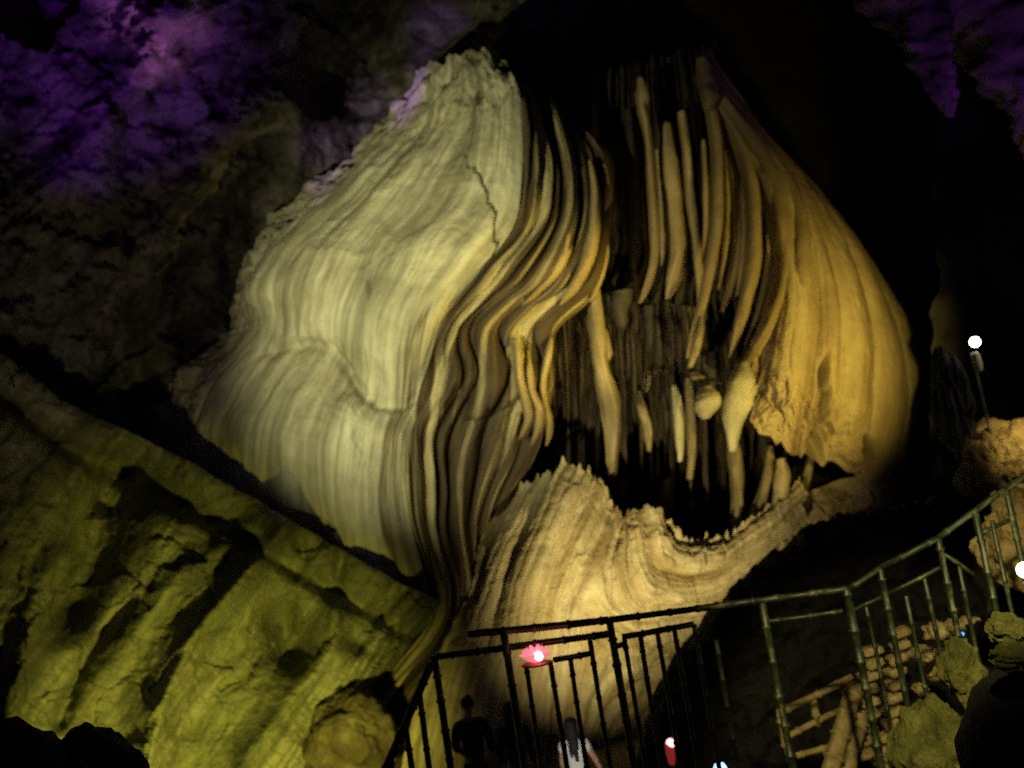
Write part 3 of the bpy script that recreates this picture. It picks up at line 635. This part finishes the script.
# landing deck the railing stands on
def box_bm(bm, c, s, rot=None):
    r = bmesh.ops.create_cube(bm, size=1); M = Matrix.Translation(Vector(c))@(rot or Matrix.Identity(4))@Matrix.Diagonal((*s, 1))
    bmesh.ops.transform(bm, matrix=M, verts=r['verts']); return r['verts']
bm = bmesh.new(); box_bm(bm, (1.0, 4.0, DECK-.12), (9, 9.2, .24)); bmesh.ops.bevel(bm, geom=bm.edges[:], offset=.02, segments=2, affect='EDGES')
me = bpy.data.meshes.new('viewing_platform'); bm.to_mesh(me); bm.free(); tag(link('viewing_platform', me, M_floor, smooth=False), kind='structure')

# ------------------------------------------------------------------ stone stairs and log rail beyond the railing
stair = empty('stone_staircase', P(880, 800, 10.5), label='steep stone staircase of pale lit blocks behind the right railing', cat='staircase')
for col, (xa, xb, ya, yb) in enumerate(((864, 872, 752, 650), (884, 900, 762, 632))):
    nst = 9 if col == 0 else 11
    for i in range(nst):
        f = i/(nst-1); x_ = xa+(xb-xa)*f*1.0+random.uniform(-2, 2); y_ = ya+(yb-ya)*f; d = 9.9+.7*f
        bm = bmesh.new(); w = sz(random.uniform(15, 19), d)
        rot = Matrix.Rotation(random.uniform(-.2, .2), 4, 'Z')@Matrix.Rotation(random.uniform(-.30, -.08), 4, 'Y')
        box_bm(bm, (0, 0, 0), (w, .28, sz(random.uniform(6, 8), d)), rot)
        bmesh.ops.bevel(bm, geom=bm.edges[:], offset=.007, segments=2, affect='EDGES')
        bmesh.ops.subdivide_edges(bm, edges=bm.edges[:], cuts=3, use_grid_fill=True)
        p = P(x_, y_, d)
        for v in bm.verts: v.co += Vector([.007*float(noise(*(np.array(v.co[:])*9+i*3+col))) for _ in range(1)]*3)+p
        me = bpy.data.meshes.new('step'); bm.to_mesh(me); bm.free(); link('step', me, M_step, stair)
for k, (px_, py_, w, hh) in enumerate(((921, 655, 16, 12), (936, 632, 17, 14), (942, 655, 10, 13), (955, 627, 12, 10), (934, 672, 12, 12), (950, 668, 9, 9), (921, 690, 10, 9), (905, 712, 12, 8), (968, 620, 13, 6), (912, 730, 14, 8), (930, 705, 11, 7))):
    boulder('rubble_stone', P(px_, py_, 9.9+.05*k), (sz(w*.62, 10.5), .14, sz(hh*.62, 10.5)), M_step, 20+k, .35, 4,
            label=['lit tan block topping the stair edge behind the tall posts', 'largest pale rubble stone right of the staircase', 'upright pale stone under the largest rubble stone', 'pale stone just under the small blue lamp', 'squat stone below the largest rubble stone', 'small stone on the right of the rubble heap', 'small stone low in the middle of the rubble', 'stone beside the top of the mossy boulder', 'flat tan stone highest on the right of the rubble', 'lowest flat stone of the rubble by the stairs', 'small stone deep in the rubble above the mossy boulder'][k], cat='stone', group='lit stones beside the staircase')
log = empty('log_railing', P(810, 780, 9.6), label='tan log style rail slanting up beside the stone stairs', cat='railing')
pole('top_rail', P(782, 712, 9.6), P(815, 696, 9.7), .035, log, M_log); pole('top_rail', P(812, 697, 9.7), P(852, 677, 9.8), .035, log, M_log)
pole('lower_rail', P(787, 737, 9.6), P(842, 709, 9.8), .03, log, M_log); pole('lower_rail', P(796, 756, 9.6), P(846, 742, 9.8), .03, log, M_log)
for a, b, r in (((780, 708, 9.6), (789, 760, 9.6), .045), ((812, 694, 9.7), (818, 726, 9.7), .035), ((855, 685, 9.85), (822, 800, 9.3), .085), ((862, 715, 9.75), (842, 800, 9.4), .07)):
    pole('post', P(*a), P(*b), r, log, M_log)

# ------------------------------------------------------------------ lamps
def lathe(name, prof, c, mat, parent=None, seg=24, axis=None):
    ang = np.linspace(0, 2*math.pi, seg+1); V = np.empty((len(prof), seg+1, 3)); c = np.array(c, float)
    for i, (r, z) in enumerate(prof): V[i] = c+np.stack([r*np.cos(ang), r*np.sin(ang), np.full(seg+1, z)], -1)
    return link(name, grid_mesh(name, V), mat, parent)
M_metal = plain('lamp_metal', (.10, .09, .06), .4, .5)
M_pole = plain('pale_lamp_post', (.45, .43, .30), .5, .4, .2)
def globe(name, c, r, mat, parent): 
    return lathe(name, [(max(1e-4, r*math.sin(t)), -r*math.cos(t)) for t in np.linspace(0, math.pi, 14)], c, mat, parent)
def lamp_light(name, c, col, e, r):
    l = bpy.data.lights.new(name, 'POINT'); l.color = col; l.energy = e; l.shadow_soft_size = r
    o = bpy.data.objects.new(name, l); COL.objects.link(o); o.location = c; return o
c = P(975, 342, 12.2)
t = empty('lamp', c+Vector((0, 0, -1.2)), label='small round white lamp on a thin post above the tan ledge', cat='lamp')
globe('bulb', c, sz(5.2, 12.2), glow('white_bulb', (1, .97, .80), 9), t)
pole('lamp_post', c+Vector((-.045, .06, -.12)), c+Vector((-.02, .06, -1.3)), .02, t, M_metal)
lathe('lamp_bracket', [(.001, -.38), (.045, -.36), (.055, -.27), (.05, -.17), (.03, -.13), (.001, -.12)], c+Vector((-.04, -.03, 0)), M_pole, t)
lamp_light('lamp_glow', c+Vector((.55, -.55, .0)), (1, .90, .50), 7, .08)
LEDGE_FILL = c+Vector((.75, -2.0, -.25))  # position of the added ledge fill, well in front of the bulb
c = P(1025, 570, 7.3)
t = empty('lamp', c+Vector((0, 0, -.6)), label='bright warm lamp cut off by the right edge beside the stair railing', cat='lamp')
globe('bulb', c, sz(8, 7.3), glow('warm_bulb', (1, .85, .5), 8), t)
pole('lamp_post', c+Vector((.0, .02, -.08)), c+Vector((0, .02, -.75)), .018, t, M_metal)
lamp_light('stair_lamp_glow', c+Vector((-.12, -.05, .05)), (1, .88, .40), 8, .06)
# pink lotus lantern on the railing
c = P(537, 664, 7.98)
t = empty('lotus_lantern', c, label='glowing pink lotus lantern with ribbed petals on the landing railing', cat='lantern')
M_petal = glow('pink_petal', (.85, .22, .26), .9); M_core = glow('lantern_core', (1, .80, .86), 4.5); M_ringp = plain('lantern_ring', (.5, .08, .05), .5)
lathe('base', [(.001, -.008), (.12, -.008), (.128, .0), (.12, .01), (.001, .01)], c, M_ringp, t)
for ring_i, (nP, r_, hh, tilt) in enumerate(((12, .128, .065, .55), (9, .105, .10, .95), (6, .065, .125, 1.25))):
    for k in range(nP):
        a = 2*math.pi*(k+.5*ring_i)/nP; rows = 9; cols = 5; V = np.empty((rows, cols, 3))
        for i in range(rows):
            s_ = i/(rows-1); w = .085*math.sin(math.pi*min(1, .12+s_*.88))**.45*(r_/.12)+.001
            rr = .02+(r_-.02)*math.sin(s_*1.4)+.0; z = .012+hh*math.sin(s_*1.45)**1.5
            for j in range(cols):
                q = (j/(cols-1)-.5)*2; an = a+q*w*.5/max(rr, .03)
                V[i, j] = Vector(c)+Vector((rr*math.cos(an), rr*math.sin(an), z+.012*q*q))
        link('petal', grid_mesh('petal', V), M_petal, t)
globe('core', c+Vector((.025, -.105, .07)), .034, M_core, t)
lamp_light('lantern_glow', c+Vector((0, -.12, .16)), (1, .35, .42), .6, .05)
# red lantern, blue lamps
c = P(670, 745, 11.5)
t = empty('pathway_lantern', c+Vector((0, 0, -.9)), label='small red glowing lantern with a white top behind the railing', cat='lantern')
globe('core', c+Vector((.01, 0, .02)), sz(4.6, 11.5), glow('white_pink', (1, .50, .56), 2.2), t)
lathe('lamp_shade', [(.03, .03), (.05, .01), (.052, -.09), (.04, -.2), (.028, -.22)], c+Vector((-.01, .01, 0)), glow('red_shade', (.70, .05, .04), .28), t)
pole('lamp_post', c+Vector((0, .02, -.2)), Vector((c.x, c.y+.02, -.15)), .015, t, M_metal)
c = P(960, 634, 10.0)
t = empty('pathway_lamp', c, label='tiny blue lamp among the pale stones beside the stairs', cat='lamp')
lathe('bulb', [(.001, .035), (.025, .03), (.042, 0), (.03, -.02), (.001, -.025)], c, glow('blue_bulb', (.10, .35, 1), 2.2), t)
pole('lamp_post', c+Vector((.0, .01, -.02)), c+Vector((.01, .05, -.30)), .012, t, M_metal)
c = P(720, 768, 11.0)
t = empty('pathway_lamp', c, label='pale blue lamp at the bottom edge behind the railing', cat='lamp')
lathe('bulb', [(.001, .05), (.05, .045), (.075, 0), (.05, -.03), (.001, -.03)], c, glow('pale_blue_bulb', (.35, .70, 1), 2.5), t)
pole('lamp_post', c+Vector((0, .01, -.02)), Vector((c.x, c.y+.01, -.2)), .014, t, M_metal)

# ------------------------------------------------------------------ people
M_skin = plain('skin', (.38, .22, .13), .5, .3, .08)
M_hair = plain('black_hair', (.004, .0035, .0035), .75, .5, .3, 60)
M_cloth = plain('black_cloth', (.018, .018, .022), .85, .2, .3, 30)
M_navy = plain('navy_cloth', (.02, .022, .035), .85, .2, .3, 30)
M_white = plain('white_cotton', (.72, .72, .70), .85, .2, .06, 30)
M_jean = plain('dark_denim', (.03, .035, .06), .85, .2, .3, 30)
def skin(verts, edges, root=0, sub=2):
    me = bpy.data.meshes.new('skin_src'); me.from_pydata([v[:3] for v in verts], edges, [])
    o = bpy.data.objects.new('skin_src', me); COL.objects.link(o)
    o.modifiers.new('s', 'SKIN').use_smooth_shade = True
    sm = o.modifiers.new('d', 'SUBSURF'); sm.levels = sub; sm.render_levels = sub
    for i, v in enumerate(verts):
        sv = me.skin_vertices[0].data[i]; r = v[3]; sv.radius = r if isinstance(r, tuple) else (r, r); sv.use_root = (i == root)
    dg = bpy.context.evaluated_depsgraph_get(); out = bpy.data.meshes.new_from_object(o.evaluated_get(dg))
    bpy.data.objects.remove(o); bpy.data.meshes.remove(me); out.materials.clear()
    return out
def merge(meshes, name):
    bm = bmesh.new()
    for q in meshes: bm.from_mesh(q); bpy.data.meshes.remove(q)
    me = bpy.data.meshes.new(name); bm.to_mesh(me); bm.free(); return me
def blob(c, r, sub=3):
    bm = bmesh.new(); bmesh.ops.create_icosphere(bm, subdivisions=sub, radius=1)
    for v in bm.verts: v.co = Vector((v.co.x*r[0]+c[0], v.co.y*r[1]+c[1], v.co.z*r[2]+c[2]))
    me = bpy.data.meshes.new('b'); bm.to_mesh(me); bm.free(); return me
def person(loc, H, yaw, arms, top, bottom, label, hair, woman=False, head_yaw=0., sleeve=.6):
    t = bpy.data.objects.new('person', None); COL.objects.link(t); tag(t, label, 'person')
    t.matrix_world = Matrix.Translation(Vector(loc))@Matrix.Rotation(yaw, 4, 'Z')@Matrix.Scale(H/1.70, 4)
    t.location = loc; t.rotation_euler = (0, 0, yaw); t.scale = (H/1.7,)*3
    sw = .155 if woman else .185; tw = .115 if woman else .135
    v = [(0, 0, .93, (tw*1.12, .11)), (0, .0, 1.08, (tw*.95, .095)), (0, .0, 1.26, (tw*1.1, .11)), (0, -.01, 1.40, (.085, .07)), (0, .0, 1.47, .052), (0, .01, 1.53, (.06, .065)), (0, .015, 1.61, (.078, .095)), (0, .0, 1.67, (.06, .07))]
    e = [(0, 1), (1, 2), (2, 3), (3, 4), (4, 5), (5, 6), (6, 7)]
    hands = []
    for s, (el, wr) in zip((-1, 1), arms):
        b = len(v); v += [(s*sw, -.01, 1.37, .055), (*el, .042), (*wr, .028)]
        dv = (Vector(wr)-Vector(el)).normalized(); palm = Vector(wr)+dv*.06
        v += [(*palm, (.036, .02))]; e += [(3, b), (b, b+1), (b+1, b+2), (b+2, b+3)]
        hands.append((Vector(wr), dv, s))
    for s in (-1, 1):
        b = len(v); v += [(s*.085, 0, .86, .085), (s*.095, .015, .48, .055), (s*.10, -.015, .09, .036), (s*.105, .10, .035, .034)]
        e += [(0, b), (b, b+1), (b+1, b+2), (b+2, b+3)]
    ms = [skin(v, e)]
    for wr, dv, s in hands:                     # fingers and thumb, rooted in the palm
        sd = dv.cross(Vector((0, 1, 0))).normalized(); nm = sd.cross(dv).normalized()
        for k in range(4):
            q = wr+dv*.07+sd*(k-1.5)*.018; L = (.06, .075, .08, .065)[k]; c1 = q+dv*L*.55; c2 = c1+(dv*.8+nm*.6).normalized()*L*.5
            ms.append(skin([(*q, .009), (*c1, .008), (*c2, .0065)], [(0, 1), (1, 2)], sub=1))
        q = wr+dv*.03-sd*.02*s; ms.append(skin([(*q, .010), *[(*(q+(dv*.6-sd*s*.7)*L), .008) for L in (.035, .065)]], [(0, 1), (1, 2)], sub=1))
    rotz = lambda p: Matrix.Rotation(head_yaw, 3, 'Z')@Vector(p)
    ms += [blob(rotz((0, .105, 1.575)), (.014, .022, .02), 2), blob(rotz((-.083, .0, 1.58)), (.012, .022, .03), 2), blob(rotz((.083, .0, 1.58)), (.012, .022, .03), 2)]
    def child(nm_, me, mat):
        o = bpy.data.objects.new(nm_, me); COL.objects.link(o); me.materials.append(mat); o.parent = t
        me.polygons.foreach_set('use_smooth', [True]*len(me.polygons)); return o
    child('body', merge(ms, 'body'), M_skin)
    child('eye', blob(rotz((-.033, .098, 1.605)), (.013, .008, .008), 2), M_white); child('eye', blob(rotz((.033, .098, 1.605)), (.013, .008, .008), 2), M_white)
    child('mouth', blob(rotz((0, .10, 1.535)), (.024, .008, .006), 2), plain('lips', (.30, .10, .08)))
    g_ = .022
    tv = [(0, 0, .86, (tw*1.12+g_, .11+g_)), (0, 0, 1.08, (tw*.98+g_, .095+g_)), (0, 0, 1.26, (tw*1.1+g_, .11+g_)), (0, -.01, 1.40, (.095+g_, .075+g_*.6)), (0, -.005, 1.445, (.07, .06))]
    te = [(0, 1), (1, 2), (2, 3), (3, 4)]
    for s, (el, wr) in zip((-1, 1), arms):
        b = len(tv); el, wr = Vector(el), Vector(wr); sh = Vector((s*sw, -.01, 1.37))
        tv += [(*sh, .055+g_)]; te += [(3, b)]
        if sleeve <= 1: tv += [(*sh.lerp(el, sleeve), .05+g_)]; te += [(b, b+1)]
        else: tv += [(*el, .045+g_), (*el.lerp(wr, sleeve-1), .034+g_)]; te += [(b, b+1), (b+1, b+2)]
    child('shirt', skin(tv, te), top)
    pv = [(0, 0, .95, (tw*1.1+.012, .115)), (0, 0, .88, (tw*1.12+.012, .115))]; pe = [(0, 1)]
    for s in (-1, 1):
        b = len(pv); pv += [(s*.085, 0, .80, .095), (s*.095, .015, .48, .072), (s*.10, -.01, .14, .06)]; pe += [(1, b), (b, b+1), (b+1, b+2)]
    child('trousers', skin(pv, pe), bottom)
    for s in (-1, 1): child('shoe', blob((s*.105, .05, .04), (.05, .14, .045)), M_cloth)
    child('hair', merge([blob(rotz(c_), r_) for c_, r_ in hair], 'hair'), M_hair)
    return t
cap = [((0, -.018, 1.645), (.093, .108, .085))]
dn_ = [((-.30, .0, 1.13), (-.27, .12, .92)), ((.30, .0, 1.13), (.26, .14, .92))]
def ground(px, py, d): q = P(px, py, d); return Vector((q.x, q.y, 0))
# person 1
q = P(466, 698, 14.6); person((q.x, q.y, 0), q.z/1.0*1.0, R(8), [((-.225, -.03, 1.12), (-.16, .16, 1.0)), ((.235, -.03, 1.12), (.24, .06, .88))], M_cloth, M_navy, 'person in black with tied up hair facing the glowing flowstone', cap+[((.0, -.10, 1.71), (.055, .05, .05))], head_yaw=.2, sleeve=1.6)
q = P(509, 703, 13.9); person((q.x, q.y, 0), q.z, R(-15), [((-.22, -.01, 1.12), (-.20, .08, .88)), ((.22, -.01, 1.12), (.2, .08, .88))], M_navy, M_cloth, 'person in dark clothes standing right behind a railing post', cap+[((0, -.08, 1.5), (.085, .06, .16))], True, sleeve=1.7)
q = P(570, 719, 13.2); person((q.x, q.y, 0), q.z, R(-12), [((-.20, -.02, 1.13), (-.17, .10, .92)), ((.27, -.03, 1.15), (.33, .03, .93))], M_white, M_jean, 'person with long black hair in a white short sleeved top', cap+[((0, -.075, 1.53), (.092, .06, .15)), ((.012, -.10, 1.38), (.075, .045, .14)), ((-.03, -.10, 1.34), (.035, .03, .15)), ((.03, -.10, 1.27), (.04, .03, .13))], True, sleeve=.5)

# ------------------------------------------------------------------ light
w = bpy.data.worlds.new('World'); SC.world = w; w.use_nodes = True
w.node_tree.nodes['Background'].inputs['Color'].default_value = (.25, .2, .6, 1); w.node_tree.nodes['Background'].inputs['Strength'].default_value = .06
def spot(name, src, dst, col, e, cone, blend=.6, r=.12):
    l = bpy.data.lights.new(name, 'SPOT'); l.color = col; l.energy = e; l.spot_size = R(cone); l.spot_blend = blend; l.shadow_soft_size = r
    o = bpy.data.objects.new(name, l); COL.objects.link(o); o.location = src
    o.rotation_euler = (Vector(dst)-Vector(src)).to_track_quat('-Z', 'Y').to_euler(); return o
spot('rim_flood', (.9, 13.6, .35), P(620, 545, 19.2), (1, .82, .33), 2900, 68, 1.0)
spot('bell_flood', P(1000, 450, 13.7), P(790, 345, 19.5), (1, .75, .15), 1950, 62, 1.0)
spot('face_flood', (-6.6, 9.0, 5.4), P(430, 300, 20), (1, .95, .46), 6900, 50, .9)
spot('curtain_flood', P(1012, 448, 13.9), P(540, 315, 20), (1, .76, .15), 5200, 31, .8)
spot('slope_flood', (-3.2, 10.5, .5), P(210, 775, 17), (1, .93, .14), 3900, 68, .9)
spot('visitor_fill', (-.6, 9.4, .9), P(575, 745, 13.2), (1, .95, .75), 360, 16, .5, .05)  # added fill that brightens the visitor in white
spot('stair_fill', (1.0, 1.0, 7.6), P(935, 680, 8.8), (1, .84, .34), 2900, 25, .5)  # added overhead fill to brighten the stairs, rubble and moss
spot('ledge_fill', LEDGE_FILL, P(1012, 462, 12.4), (1, .76, .26), 360, 30, .8, .05)  # added fill for the tan ledge, apart from the round lamp
spot('violet_flood', P(20, 330, 14.0), P(100, 45, 19.5), (.32, .015, 1), 1500, 46, .9)
spot('violet_patch', P(250, 230, 15.0), P(385, 98, 20.8), (.36, .04, 1), 2200, 12, .8)
spot('violet_patch', P(150, 300, 15.0), P(295, 180, 20.8), (.36, .04, 1), 1300, 12, .8)
spot('wall_fill', P(-60, 640, 13.0), P(120, 270, 20), (1, .78, .50), 380, 60, 1.0)  # added weak fill that lifts the dark left wall
spot('lilac_flood', P(250, 260, 16.0), P(165, 40, 20), (.85, .25, 1), 2600, 19, .9)
spot('stalactite_flood', P(1120, 250, 11.5), P(980, 30, 14.4), (.45, .06, 1), 160, 70, .9)

# ------------------------------------------------------------------ colour
SC.view_settings.view_transform = 'Standard'; SC.view_settings.look = 'None'; SC.view_settings.exposure = 0; SC.view_settings.gamma = 1
SC.render.engine = 'CYCLES'; SC.cycles.use_denoising = False; SC.cycles.max_bounces = 4; SC.cycles.sample_clamp_indirect = 3
